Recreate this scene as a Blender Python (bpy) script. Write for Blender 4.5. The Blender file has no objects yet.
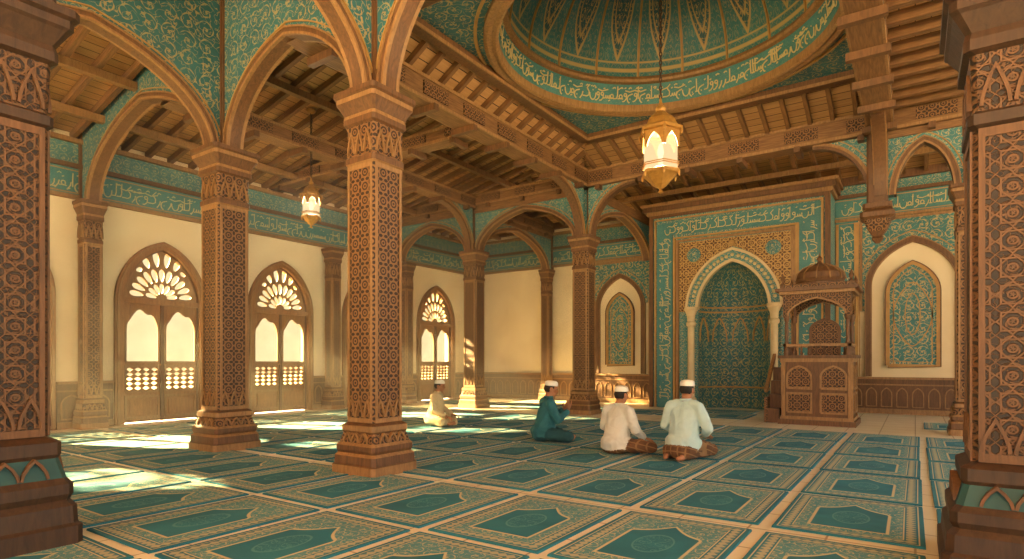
import bpy, bmesh, math, random
from mathutils import Vector, Matrix, noise as mnoise
random.seed(4)
pi=math.pi
COL=bpy.context.scene.collection
ZV=Vector((0,0,1))
# ------------------------------------------------------------------ node expressions
class G:
    def __init__(s,name):
        s.m=bpy.data.materials.new(name); s.m.use_nodes=True
        s.t=s.m.node_tree; s.n=s.t.nodes; s.l=s.t.links
        s.b=s.n['Principled BSDF']; s.out=s.n['Material Output']
    def put(s,sock,v):
        if isinstance(v,E): s.l.new(v.s,sock)
        elif hasattr(v,'is_output'): s.l.new(v,sock)
        else: sock.default_value=v
    def math(s,op,*a):
        n=s.n.new('ShaderNodeMath'); n.operation=op
        for i,x in enumerate(a): s.put(n.inputs[i],x)
        return E(s,n.outputs[0])
    def uv(s):
        n=s.n.new('ShaderNodeUVMap'); x=s.n.new('ShaderNodeSeparateXYZ'); s.l.new(n.outputs[0],x.inputs[0])
        return E(s,x.outputs[0]),E(s,x.outputs[1])
    def obj(s):
        n=s.n.new('ShaderNodeTexCoord'); return n.outputs['Object']
    def vec(s,x,y,z=0.0):
        n=s.n.new('ShaderNodeCombineXYZ'); s.put(n.inputs[0],x); s.put(n.inputs[1],y); s.put(n.inputs[2],z); return n.outputs[0]
    def noise(s,v,scale,detail=2.0,dist=0.0,rough=.5):
        n=s.n.new('ShaderNodeTexNoise'); s.l.new(v,n.inputs['Vector']); n.inputs['Scale'].default_value=scale
        n.inputs['Detail'].default_value=detail; n.inputs['Distortion'].default_value=dist; n.inputs['Roughness'].default_value=rough
        return E(s,n.outputs['Fac'])
    def mix(s,f,a,b):
        n=s.n.new('ShaderNodeMix'); n.data_type='RGBA'; s.put(n.inputs[0],f); s.put(n.inputs[6],a); s.put(n.inputs[7],b); return n.outputs[2]
    def lt(s,v,e,soft=.01):
        r=(e-v)/soft
        r=r+0.5; n=r.s.node; n.use_clamp=True; return r
    def bump(s,h,st=.5,d=.02):
        n=s.n.new('ShaderNodeBump'); n.inputs['Strength'].default_value=st; n.inputs['Distance'].default_value=d
        s.put(n.inputs['Height'],h); s.l.new(n.outputs[0],s.b.inputs['Normal'])
    def col(s,c,rough=.6,metal=0.0):
        s.put(s.b.inputs['Base Color'],c); s.put(s.b.inputs['Roughness'],rough); s.b.inputs['Metallic'].default_value=metal
        return s.m
class E:
    def __init__(e,g,s): e.g=g; e.s=s
    def __add__(a,b): return a.g.math('ADD',a,b)
    __radd__=__add__
    def __sub__(a,b): return a.g.math('SUBTRACT',a,b)
    def __rsub__(a,b): return a.g.math('SUBTRACT',b,a)
    def __mul__(a,b): return a.g.math('MULTIPLY',a,b)
    __rmul__=__mul__
    def __truediv__(a,b): return a.g.math('DIVIDE',a,b)
    def abs(a): return a.g.math('ABSOLUTE',a)
    def cos(a): return a.g.math('COSINE',a)
    def sin(a): return a.g.math('SINE',a)
    def fr(a): return a.g.math('FRACT',a)
    def fl(a): return a.g.math('FLOOR',a)
    def sqrt(a): return a.g.math('SQRT',a)
    def min(a,b): return a.g.math('MINIMUM',a,b)
    def max(a,b): return a.g.math('MAXIMUM',a,b)
def srgb(r,g,b):
    f=lambda c:(c/255/12.92) if c/255<=.04045 else ((c/255+.055)/1.055)**2.4
    return (f(r),f(g),f(b),1)
def arabesque(g,u,v,s=.32,thick=1.0):
    x=u/s; y=v/s
    par=((x.fl()+y.fl())*.5).fr()*4-1
    px=(x.fr()-.5)*par; py=y.fr()-.5
    r=(px*px+py*py).sqrt()
    a=g.math('ARCTAN2',py,px)/(2*pi)
    sp=((a+r*2.7).fr()-.5).abs()
    wv=(a*2*pi*6+r*20).sin()*(.05*thick)+.075*thick
    line=g.lt(sp,wv,.04)*g.lt(r,.5,.03)
    fl=g.lt(r,(a*2*pi*5).cos()*.035+.075,.02)
    vn=g.noise(g.vec(u,v),2.6/s,1.0)
    con=g.lt((vn-.5).abs(),.013*thick,.01)
    return line.max(fl).max(con)
def star(g,u,v,p,w=.045):
    px=((u/p).fr()-.5).abs(); py=((v/p).fr()-.5).abs()
    m=px.max(py); d=px+py; r=(px*px+py*py).sqrt()
    L=g.lt((m-.34).abs(),w,.03).max(g.lt((d-.48).abs(),w*1.3,.04)).max(g.lt((r-.14).abs(),w,.03))
    return L.max(g.lt((px-py).abs(),w*.8,.03)*g.lt(.36-m,0.0,.03))
def wash(g,c1,c2,sc=1.3):
    n=g.noise(g.obj(),sc,4.0,0.6); return g.mix(n,c1,c2)
M={}
def mk_wood(name,c1,c2,cs):
    g=G(name); o=g.obj()
    mp=g.n.new('ShaderNodeMapping'); g.l.new(o,mp.inputs[0]); mp.inputs['Scale'].default_value=cs
    n=g.noise(mp.outputs[0],6.0,5.0,.8,.65); k=g.noise(o,1.1,2.0)
    f=(n*1.5-.45+k*.4); f.s.node.use_clamp=True
    g.bump(n,.25,.008); M[name]=g.col(g.mix(f,c1,c2),.55)
mk_wood('wood',srgb(68,43,24),srgb(128,88,53),(4,4,.6))
mk_wood('wood_light',srgb(108,75,43),srgb(174,132,84),(4,4,.8))
mk_wood('wood_dark',srgb(40,26,17),srgb(80,54,34),(4,4,.6))
mk_wood('door_wood',srgb(106,68,35),srgb(174,122,68),(5,5,.6))
def mk_beam():
    g=G('beam_wood'); u,v=g.uv(); n=g.noise(g.vec(u*.8,v*9),5.0,4.0,.6)
    f=n*1.4-.2; f.s.node.use_clamp=True
    g.bump(n,.3,.008); M['beam_wood']=g.col(g.mix(f,srgb(78,50,29),srgb(154,111,68)),.6)
mk_beam()
def mk_plank(name,along_u,c1,c2):
    g=G(name); u,v=g.uv()
    a,b=(u,v) if along_u else (v,u)
    q=b/.17; f=q.fr(); seam=g.lt(.46-(f-.5).abs(),0.0,.03)
    n=g.noise(g.vec(a*.5,b*8),4.0,4.0,.5); idn=g.noise(g.vec(q.fl()*3.7,0.0),1.0,0.0)
    t=n*.9+idn*.9-.4; t.s.node.use_clamp=True
    c=g.mix(t,c1,c2); c=g.mix(seam,c,srgb(46,29,16)); g.bump(seam,-.6,.01); M[name]=g.col(c,.65)
mk_plank('plank_x',True,srgb(146,102,60),srgb(208,162,106))
mk_plank('plank_y',False,srgb(146,102,60),srgb(208,162,106))
def mk_carved(name,p,cl,cd,bs=.6,ar=.0):
    g=G(name); u,v=g.uv()
    L=star(g,u,v,p)
    if ar: L=L.max(arabesque(g,u,v,ar)*.85)
    n=g.noise(g.obj(),9.0,3.0)
    c=g.mix(L,cd,cl); c=g.mix(n*.35,c,srgb(62,40,22)); g.bump(L,bs,.02); M[name]=g.col(c,.55)  # recess shade of the carving is put into the colour, besides the bump
mk_carved('carved',.15,srgb(150,106,64),srgb(50,31,18))
mk_carved('carved_dark',.15,srgb(112,77,46),srgb(30,19,12),.8,.15)
mk_carved('carved_gold',.2,srgb(206,164,100),srgb(92,58,30),.6,.26)
def mk_teal(name,s,ct1,ct2,cg,k=1.0,th=1.0):
    g=G(name); u,v=g.uv(); A=arabesque(g,u,v,s,th)
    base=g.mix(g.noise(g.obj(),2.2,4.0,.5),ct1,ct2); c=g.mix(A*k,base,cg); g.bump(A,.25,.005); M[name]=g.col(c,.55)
GO=srgb(184,156,100)
mk_teal('teal',.24,srgb(22,76,88),srgb(58,122,126),GO,.75)
mk_teal('teal_fine',.17,srgb(34,94,104),srgb(82,146,146),srgb(202,180,126),.7)
mk_teal('teal_panel',.26,srgb(28,90,98),srgb(72,138,136),srgb(200,172,112),.8,1.3)
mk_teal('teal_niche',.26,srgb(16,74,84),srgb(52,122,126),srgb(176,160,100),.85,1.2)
mk_teal('teal_band',.12,srgb(34,96,106),srgb(78,142,142),srgb(120,152,130),.35)
def mk_dome():
    g=G('dome_tile'); u,v=g.uv()
    x=u.fr()-.5
    a=x/ .30; b=(v-.46)/.36; d=(a*a+b*b*(1+a.abs()*1.2)).sqrt()
    ring=g.lt((d-.95).abs(),.06,.05); ring2=g.lt((d-.66).abs(),.04,.04)
    seg=g.lt(.47-x.abs(),0.0,.02)
    ar=arabesque(g,x*1.5,v*2.6,.24)
    inside=g.lt(d,.95,.05)
    L=ring.max(ring2).max(ar*(inside*.5+.4)).max(seg)
    bands=g.lt((v-.05).abs(),.012,.008).max(g.lt((v-.1).abs(),.006,.006)).max(g.lt((v-.9).abs(),.01,.01))
    L=L.max(bands)
    base=g.mix(g.noise(g.obj(),1.8,4.0,.5),srgb(26,86,96),srgb(72,140,140)); base=g.mix(inside*.6,base,srgb(14,60,72))
    g.bump(L,.25,.008); M['dome_tile']=g.col(g.mix(L*.85,base,srgb(196,162,98)),.5)
mk_dome()
def mk_plain(name,c1,c2,rough=.8,sc=1.2,metal=0.0,bs=0.0,bsc=20):
    g=G(name); c=wash(g,c1,c2,sc)
    if bs: g.bump(g.noise(g.obj(),bsc,3.0),bs,.01)
    M[name]=g.col(c,rough,metal)
mk_plain('plaster',srgb(214,190,148),srgb(248,232,198),.9,.9,0,.15,6)
mk_plain('stone',srgb(186,160,116),srgb(226,206,164),.7,3)
mk_plain('gold_trim',srgb(150,108,54),srgb(198,154,88),.5,5)
mk_plain('script_gold',srgb(184,164,112),srgb(212,194,144),.6,5)
mk_plain('brass',srgb(140,94,40),srgb(210,158,78),.4,14,.3)
mk_plain('ground',srgb(205,185,150),srgb(228,212,178),.9,.5)
mk_plain('leaf_teal',srgb(24,62,66),srgb(46,96,94),.6,5)
def mk_floor():
    g=G('floor_tile'); u,v=g.uv()
    q=.5; e=((u/q).fr()-.5).abs().max(((v/q).fr()-.5).abs()); seam=g.lt(.485-e,0.0,.01)
    n=g.noise(g.vec(u,v),.9,5.0,1.0); c=g.mix(n,srgb(214,200,168),srgb(252,244,222))
    idn=g.noise(g.vec((u/q).fl()*2.3,(v/q).fl()*3.1),1.0,0.0); c=g.mix(idn*.3,c,srgb(222,206,174))
    c=g.mix(seam,c,srgb(160,138,104)); g.bump(seam,-.3,.004); M['floor_tile']=g.col(c,.3)
mk_floor()
RW,RL=.46,.645
def mk_rug():
    g=G('rug'); u,v=g.uv(); au=u.abs(); av=v.abs()
    d=(RW-au).min(RL-av)
    def band(a,b): return g.lt((d-(a+b)/2).abs(),(b-a)/2,.003)
    fi=g.noise(g.obj(),60.0,2.0)
    teal=g.mix(g.noise(g.obj(),2.0,4.0,.5),srgb(10,78,104),srgb(52,144,164)); gold=srgb(204,194,156); pale=srgb(116,174,174)
    ar=arabesque(g,u,v,.13)
    top=.38-(au*1.0+ (au*14).sin().abs()*.04)*.95
    inarch=g.lt(au,.235,.006)*g.lt(v,top,.008)*g.lt(-.42-v,0.0,.006)
    inarch2=g.lt(au,.255,.006)*g.lt(v,top+.03,.008)*g.lt(-.44-v,0.0,.006)
    c=g.mix(ar*.7,g.mix(.4,teal,pale),gold)
    c=g.mix(inarch2,c,gold); c=g.mix(inarch,c,teal)
    med=((u/.12)*(u/.12)+((v+.06)/.2)*((v+.06)/.2)).sqrt()
    c=g.mix((ar*g.lt(med,1.0,.05)*.35).max(g.lt((med-1).abs(),.05,.05)*.4)*inarch,c,pale)
    inb=g.lt(d,.13,.003); c=g.mix(inb,c,teal)
    dots=g.lt(((u*16).fr()-.5).abs()+((v*16).fr()-.5).abs(),.4,.1)
    c=g.mix(band(.05,.108),c,g.mix(dots*.8,g.mix(.3,gold,teal),teal))
    c=g.mix(band(.118,.127),c,gold); c=g.mix(band(.03,.038),c,gold)
    c=g.mix(fi*.18,c,srgb(20,76,94)); g.bump(fi,.3,.004); M['rug']=g.col(c,.95)
mk_rug()
def mk_glow():
    g=G('lantern_glass'); em=g.n.new('ShaderNodeEmission'); em.inputs[0].default_value=(1,.70,.36,1); em.inputs[1].default_value=.95
    tr=g.n.new('ShaderNodeBsdfTransparent'); mx=g.n.new('ShaderNodeMixShader'); mx.inputs[0].default_value=.25
    g.l.new(em.outputs[0],mx.inputs[1]); g.l.new(tr.outputs[0],mx.inputs[2]); g.l.new(mx.outputs[0],g.out.inputs[0]); M['lantern_glass']=g.m
    g=G('bulb'); em=g.n.new('ShaderNodeEmission'); em.inputs[0].default_value=(1,.85,.55,1); em.inputs[1].default_value=2.2; g.l.new(em.outputs[0],g.out.inputs[0]); M['bulb']=g.m
    g=G('door_glass'); tr=g.n.new('ShaderNodeBsdfTransparent'); n=g.noise(g.obj(),1.5,3.0); g.l.new(g.mix(n,(.42,.34,.19,1),(.6,.53,.35,1)),tr.inputs[0]); g.l.new(tr.outputs[0],g.out.inputs[0]); M['door_glass']=g.m
mk_glow()
mk_plain('skin',srgb(150,98,66),srgb(182,126,90),.6,8)
mk_plain('hair',srgb(26,20,16),srgb(46,34,26),.8,30)
mk_plain('cap_white',srgb(226,220,206),srgb(246,243,234),.9,12,0,.3,120)
mk_plain('dark_eye',srgb(20,14,12),srgb(30,22,18),.4,12)
def mk_cloth(name,c1,c2):
    g=G(name); o=g.obj(); n=g.noise(o,7.0,2.0,1.2); g.bump(n,.6,.03); M[name]=g.col(g.mix(n,c1,c2),.9)
mk_cloth('shirt_teal',srgb(24,82,96),srgb(54,122,132))
mk_cloth('shirt_cream',srgb(182,158,118),srgb(218,198,158))
mk_cloth('shirt_white',srgb(194,192,182),srgb(232,232,224))
mk_cloth('shirt_mint',srgb(164,196,198),srgb(208,230,230))
mk_cloth('trouser_teal',srgb(22,62,74),srgb(40,92,102))
def mk_sarong():
    g=G('sarong'); o=g.obj(); x=g.n.new('ShaderNodeSeparateXYZ'); g.l.new(o,x.inputs[0])
    a,b,c3=[E(g,x.outputs[i]) for i in range(3)]
    p=g.lt(((a*12).fr()-.5).abs(),.1,.05).max(g.lt(((c3*14+b*5).fr()-.5).abs(),.1,.05))
    n=g.noise(o,6.0,2.0,1.0); g.bump(n,.4,.03)
    M['sarong']=g.col(g.mix(p*.6,g.mix(n,srgb(74,47,30),srgb(116,80,52)),srgb(156,120,80)),.9)
mk_sarong()
# ------------------------------------------------------------------ mesh builder
class MB:
    def __init__(s): s.v=[];s.f=[];s.m=[];s.uv=[];s.mats=[]
    def mi(s,n):
        if n not in s.mats: s.mats.append(n)
        return s.mats.index(n)
    def add(s,vs,fs,mat,X=None,uvs=None):
        o=len(s.v); k=s.mi(mat)
        for p in vs:
            p=Vector(p); s.v.append(X@p if X else p)
        for i,f in enumerate(fs):
            s.f.append([o+j for j in f]); s.m.append(k); s.uv.append(uvs[i] if uvs else None)
    def box(s,x0,x1,y0,y1,z0,z1,mat,X=None):
        vs=[(x,y,z) for z in (z0,z1) for y in (y0,y1) for x in (x0,x1)]
        s.add(vs,[(0,2,3,1),(4,5,7,6),(0,1,5,4),(2,6,7,3),(0,4,6,2),(1,3,7,5)],mat,X)
    def beam(s,p0,p1,w,h,mat,up=ZV):
        p0=Vector(p0);p1=Vector(p1); d=(p1-p0); L=d.length; d.normalize(); sd=d.cross(up).normalized(); u2=sd.cross(d)
        X=Matrix((( d.x,sd.x,u2.x,p0.x),(d.y,sd.y,u2.y,p0.y),(d.z,sd.z,u2.z,p0.z),(0,0,0,1)))
        o=len(s.f); s.box(0,L,-w/2,w/2,-h/2,h/2,mat,X)
        loc=[(0,2,3,1),(4,5,7,6),(0,1,5,4),(2,6,7,3),(0,4,6,2),(1,3,7,5)]
        P=[(x,y,z) for z in (-h/2,h/2) for y in (-w/2,w/2) for x in (0,L)]
        for i,f in enumerate(loc):
            if i<2: s.uv[o+i]=[(P[j][0],P[j][1]) for j in f]
            elif i<4: s.uv[o+i]=[(P[j][0],P[j][2]) for j in f]
            else: s.uv[o+i]=[(P[j][1],P[j][2]) for j in f]
    def loft(s,prof,mat,X=None,ch=.12,matf=None):
        n=len(prof)
        def ring(z,h):
            c=h*ch; return [(h,-h+c,z),(h,h-c,z),(h-c,h,z),(-h+c,h,z),(-h,h-c,z),(-h,-h+c,z),(-h+c,-h,z),(h-c,-h,z)]
        for i in range(n-1):
            a=ring(*prof[i]); b=ring(*prof[i+1])
            m=matf(i) if matf else mat
            s.add(a+b,[(j,(j+1)%8,8+(j+1)%8,8+j) for j in range(8)],m,X)
        a=ring(*prof[0]); s.add(a,[tuple(range(7,-1,-1))],mat,X); a=ring(*prof[-1]); s.add(a,[tuple(range(8))],mat,X)
    def rev(s,prof,n,mat,X=None,a0=0.0,a1=2*pi,uvk=None,inward=False):
        full=abs(a1-a0-2*pi)<1e-6; vs=[];k=n if full else n+1; R=len(prof)
        for i in range(k):
            a=a0+(a1-a0)*i/n
            for r,z in prof: vs.append((r*math.cos(a),r*math.sin(a),z))
        fs=[];us=[]
        for i in range(n):
            j=(i+1)%k
            for q in range(R-1):
                f=[i*R+q,j*R+q,j*R+q+1,i*R+q+1]
                u=None
                if uvk: u=[uvk(i/n,q/(R-1)),uvk((i+1)/n,q/(R-1)),uvk((i+1)/n,(q+1)/(R-1)),uvk(i/n,(q+1)/(R-1))]
                if inward: f=f[::-1]; u=u[::-1] if u else None
                fs.append(f); us.append(u)
        s.add(vs,fs,mat,X,us if uvk else None)
    def ribbon(s,pts,o0,o1,c0,c1,mat,X):
        n=len(pts); P=[]
        for i in range(n):
            a=Vector(pts[max(0,i-1)]);b=Vector(pts[min(n-1,i+1)]); t=(b-a); 
            if t.length<1e-9: t=Vector((1,0))
            t.normalize(); nn=Vector((-t.y,t.x)); p=Vector(pts[i])
            if 0<i<n-1:
                t1=(p-a).normalized(); m=abs(Vector((-t1.y,t1.x)).dot(nn)); nn=nn/max(m,.55)
            A=p+nn*o0;B=p+nn*o1
            P+=[(A.x,A.y,c0),(B.x,B.y,c0),(B.x,B.y,c1),(A.x,A.y,c1)]
        fs=[]
        for i in range(n-1):
            o=4*i
            for j in range(4): fs.append((o+j,o+4+j,o+4+(j+1)%4,o+(j+1)%4))
        fs.append((0,1,2,3)); e=4*(n-1); fs.append((e+3,e+2,e+1,e))
        s.add(P,fs,mat,X)
    def plate(s,outer,holes,depth,mat,X):
        cu=bpy.data.curves.new('t','CURVE'); cu.dimensions='2D'; cu.fill_mode='BOTH'; cu.extrude=depth/2
        for pl in [outer]+holes:
            sp=cu.splines.new('POLY'); sp.points.add(len(pl)-1)
            for i,p in enumerate(pl): sp.points[i].co=(p[0],p[1],0,1)
            sp.use_cyclic_u=True
        ob=bpy.data.objects.new('t',cu); COL.objects.link(ob)
        dg=bpy.context.evaluated_depsgraph_get(); me=bpy.data.meshes.new_from_object(ob.evaluated_get(dg))
        s.add([v.co.copy() for v in me.vertices],[tuple(p.vertices) for p in me.polygons],mat,X)
        bpy.data.objects.remove(ob); bpy.data.curves.remove(cu); bpy.data.meshes.remove(me)
    def capsule(s,p0,p1,r0,r1,mat='skin',n=14,X=None):
        p0=Vector(p0);p1=Vector(p1); d=p1-p0; L=max(d.length,1e-5); q=d.to_track_quat('Z','Y').to_matrix().to_4x4(); q.translation=p0
        prof=[(r0*math.sin(a),-r0*math.cos(a)) for a in [pi/2*i/5 for i in range(6)]]+[(r1*math.cos(a),L+r1*math.sin(a)) for a in [pi/2*i/5 for i in range(6)]]
        prof[0]=(1e-4,prof[0][1]); prof[-1]=(1e-4,prof[-1][1])
        XX=(X@q) if X else q
        s.rev(prof,n,mat,XX)
        o=len(s.v)-n*len(prof); R=len(prof)
        s.f.append([o+i*R for i in range(n)][::-1]); s.f.append([o+i*R+R-1 for i in range(n)]); s.m+=[s.mi(mat)]*2; s.uv+=[None,None]
    def ell(s,c,r,mat='skin',X=None,rot=None):
        m=Matrix.Translation(Vector(c))@(rot.to_4x4() if rot else Matrix())@Matrix.Diagonal((r[0],r[1],r[2],1))
        s.capsule((0,0,-1e-4),(0,0,1e-4),1,1,mat,20,(X@m) if X else m)
    def obj(s,name,parent=None,smooth=False,loc=None):
        me=bpy.data.meshes.new(name); me.from_pydata([tuple(v) for v in s.v],[],s.f)
        for n in s.mats: me.materials.append(M[n])
        me.polygons.foreach_set('material_index',s.m)
        uvl=me.uv_layers.new(name='UVMap'); d=uvl.data
        L=Vector(loc) if loc is not None else Vector((0,0,0))
        for p in me.polygons:
            cu=s.uv[p.index] if p.index<len(s.uv) else None
            if cu:
                for k,li in enumerate(p.loop_indices): d[li].uv=cu[k]
            else:
                n=p.normal; ax=max(range(3),key=lambda i:abs(n[i]))
                for li in p.loop_indices:
                    c=s.v[me.loops[li].vertex_index]-L
                    d[li].uv=(c.x,c.y) if ax==2 else ((c.y,c.z) if ax==0 else (c.x,c.z))
        if smooth: me.polygons.foreach_set('use_smooth',[True]*len(me.polygons))
        if loc is not None: me.transform(Matrix.Translation(-L))
        me.update()
        ob=bpy.data.objects.new(name,me); COL.objects.link(ob)
        if loc is not None: ob.location=loc
        if parent: ob.parent=parent
        return ob
def frm(o,U):
    U=Vector(U).normalized(); N=U.cross(ZV); o=Vector(o)
    return Matrix(((U.x,0,N.x,o.x),(U.y,0,N.y,o.y),(U.z,1,N.z,o.z),(0,0,0,1)))
def arch(w,zs,zp,n=26,k=.24,cx=0.0):
    o=[]
    for i in range(n+1):
        x=-w*math.cos(pi*i/n); t=min(1,abs(x)/w); h=(zp-zs)*((1-k)*math.sqrt(max(0,1-t**2.3))+k*(1-t)); o.append((cx+x,zs+h))
    return o
# ---- Arabic-style lettering built from real raised strokes (unit height glyphs, written right to left)
def _arc(cx,cy,rx,ry,a0,a1,n=8): return [(cx+rx*math.cos(a0+(a1-a0)*i/n),cy+ry*math.sin(a0+(a1-a0)*i/n)) for i in range(n+1)]
GL=[
 (.16,[[(.08,.2),(.07,.55),(.09,.98)]]),
 (.34,[[(.28,.98),(.27,.42),(.22,.22),(.0,.2)]]),
 (.50,[_arc(.25,.42,.22,.38,.15,-pi-.1,10),[(.24,.62),(.27,.66)]]),
 (.34,[_arc(.2,.46,.09,.1,0,2*pi,8),[(.29,.46),(.26,.2),(.12,.05),(.0,.04)]]),
 (.56,[[(.5,.95),(.3,.72),(.46,.5),(.44,.28),(.3,.2),(.0,.2)]]),
 (.36,[[(.36,.2),(.26,.22)]+_arc(.2,.34,.1,.13,-.6,2*pi-.8,9)+[(.0,.2)]]),
 (.44,[[(.44,.42),(.4,.22),(.32,.22),(.3,.38),(.27,.22),(.18,.22),(.16,.38),(.12,.22),(.0,.2)]]),
 (.46,[_arc(.26,.2,.22,.26,1.9,4.4,8)[::-1]+[(.4,.52)],[(.2,.18),(.24,.22)]]),
 (.30,[[(.26,.45),(.22,.25),(.06,.0)]]),
 (.20,[[(.1,.98),(.1,.25),(.14,.2)],[(.0,.2),(.2,.2)]]),
]
def strokes(L,H,seed):
    rnd=random.Random(seed); x=L-.05*H; out=[]
    while x>.5*H:
        w,ss=rnd.choice(GL); x-=w*H*.86
        for s in ss: out.append([(x+p[0]*H,p[1]*H) for p in s])
        if rnd.random()<.55:
            cx=x+rnd.uniform(.0,.4)*H; cy=rnd.choice([.05,.68,.78,.86])*H; k=.055*H; out.append([(cx-k,cy),(cx+k,cy+k*.9)])
        if rnd.random()<.35:
            cx=x+rnd.uniform(-.1,.3)*H; out.append([(cx,.84*H),(cx+.1*H,.92*H),(cx+.2*H,.86*H)])
        if rnd.random()<.2: out.append([(x-.1*H,.72*H),(x+.2*H,.64*H),(x+.6*H,.76*H)])
    return out
def lettering(b,X,L,H,depth,seed,mat='script_gold',wk=.029):
    for s in strokes(L,H,seed): b.ribbon(s,-wk*H,wk*H,depth,depth+.006,mat,X)
# ------------------------------------------------------------------ layout constants
XL=-12.6; YB=16.2; ZS=4.1; YF=-12
XB1=-6.36; XB2=-.5; Y1=4.5; Y2=12.25
b=MB(); b.box(XL-.3,6.5,YF,YB+.3,-.2,0,'floor_tile'); b.obj('floor')
b=MB(); b.box(-60,40,-40,60,-.4,-.22,'ground'); b.obj('ground')
# ------------------------------------------------------------------ rugs
b=MB()
rows=[4.5+.09+RL+1.37*i for i in range(6)]+[4.5-.09-RL-1.37*i for i in range(6)]+[12.72+RL+.12]
for ry in rows:
    for i in range(-7,11):
        rx=-4.91+.5+i*1.0
        if ry>13 and (-2.7<rx<-.0): continue
        if 11.2<ry<13 and -2.3<rx<-.5: continue
        if 11.9<ry<13 : continue
        jx=random.uniform(-.008,.008); ja=random.uniform(-.008,.008)
        X=Matrix.Translation((rx+jx,ry,0))@Matrix.Rotation(ja,4,'Z')
        w,l,h=RW,RL,.014
        vs=[(-w,-l,0.001),(w,-l,0.001),(w,l,0.001),(-w,l,0.001),(-w+.004,-l+.004,h),(w-.004,-l+.004,h),(w-.004,l-.004,h),(-w+.004,l-.004,h)]
        fs=[(4,5,6,7),(0,1,5,4),(1,2,6,5),(2,3,7,6),(3,0,4,7)]
        b.add(vs,fs,'rug',X,[[(vs[j][0],vs[j][1]) for j in f] for f in fs])
b.obj('prayer_rugs')
b=MB(); w,l,h=RL,RW,.014
vs=[(-w,-l,.001),(w,-l,.001),(w,l,.001),(-w,l,.001),(-w,-l,h),(w,-l,h),(w,l,h),(-w,l,h)]
fs=[(4,5,6,7),(0,1,5,4),(1,2,6,5),(2,3,7,6),(3,0,4,7)]
b.add(vs,fs,'rug',Matrix.Translation((-3.75,14.68,0)),[[(vs[j][1],vs[j][0]) for j in f] for f in fs]); b.obj('imam_prayer_rug')
# ------------------------------------------------------------------ walls
doorY=[-4.95,-2.25,.45,3.15,5.85,8.55,11.25,14.1]; DW=.78; DZ=2.4; DP=3.52  # doors out of view past the left edge are added to let in fill light
X=frm((XL,0,0),(0,1,0))
pts=[(YF,0)]
for y in doorY: pts+=[(y-DW,0)]+[(y+x,z) for x,z in arch(DW,DZ,DP)]+[(y+DW,0)]
pts+=[(YB+.3,0),(YB+.3,5.6),(YF,5.6)]
b=MB(); b.plate(pts,[],.3,'plaster',X@Matrix.Translation((0,0,-.15))); b.obj('wall_left')
b=MB(); b.box(XL-.3,6.5,YB,YB+.3,0,5.9,'plaster'); b.obj('wall_back')
def wains(b,X,x0,x1,z=.8):
    b.box(x0,x1,0,z,0,.04,'wood',X)
    b.box(x0,x1,z,z+.05,0,.08,'wood_light',X); b.box(x0,x1,0,.12,0,.07,'wood_light',X); b.box(x0,x1,z-.14,z-.11,0,.055,'wood_light',X)
    n=max(1,int((x1-x0)/.3)); s=(x1-x0)/n
    for i in range(n):
        cx=x0+s*(i+.5); w=s*.34
        p=[(cx-w,.17)]+arch(w,.45,.6,8,.3,cx)+[(cx+w,.17),(cx-w,.17)]
        b.ribbon(p,-.012,.012,.04,.058,'wood_light',X)
b=MB(); seg=[(YF,doorY[0]-DW-.12)]+[(doorY[i]+DW+.12,doorY[i+1]-DW-.12) for i in range(len(doorY)-1)]+[(doorY[-1]+DW+.12,YB)]
for a,c in seg: wains(b,X,a,c)
b.obj('baseboard_left')
XBk=frm((0,YB,0),(1,0,0))
b=MB(); wains(b,XBk,XL,-5.9); wains(b,XBk,-1.6,6.5); b.obj('baseboard_back')
def frieze(b,X,x0,x1,z0,seed,xs=None):
    b.box(x0,x1,z0,z0+.07,0,.1,'wood_light',X); b.box(x0,x1,z0+.07,z0+.55,0,.05,'teal_band',X)
    for zz in (z0+.1,z0+.5): b.box(x0,x1,zz,zz+.018,0,.06,'gold_trim',X)
    xs=x0 if xs is None else xs
    lettering(b,X@Matrix.Translation((xs,z0+.145,0)),x1-xs,.32,.05,seed)
    b.box(x0,x1,z0+.55,z0+.63,0,.12,'wood',X)
    b.box(x0,x1,z0+.63,z0+1.0,0,.05,'teal_fine',X); b.box(x0,x1,z0+1.0,z0+1.08,0,.14,'wood_light',X)
b=MB(); frieze(b,X,YF,YB,4.15,3,1.0); b.obj('trim_1')
b=MB(); frieze(b,XBk,XL,-5.9,4.2,5); frieze(b,XBk,-1.6,6.5,4.55,8); b.obj('trim_2')
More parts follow.
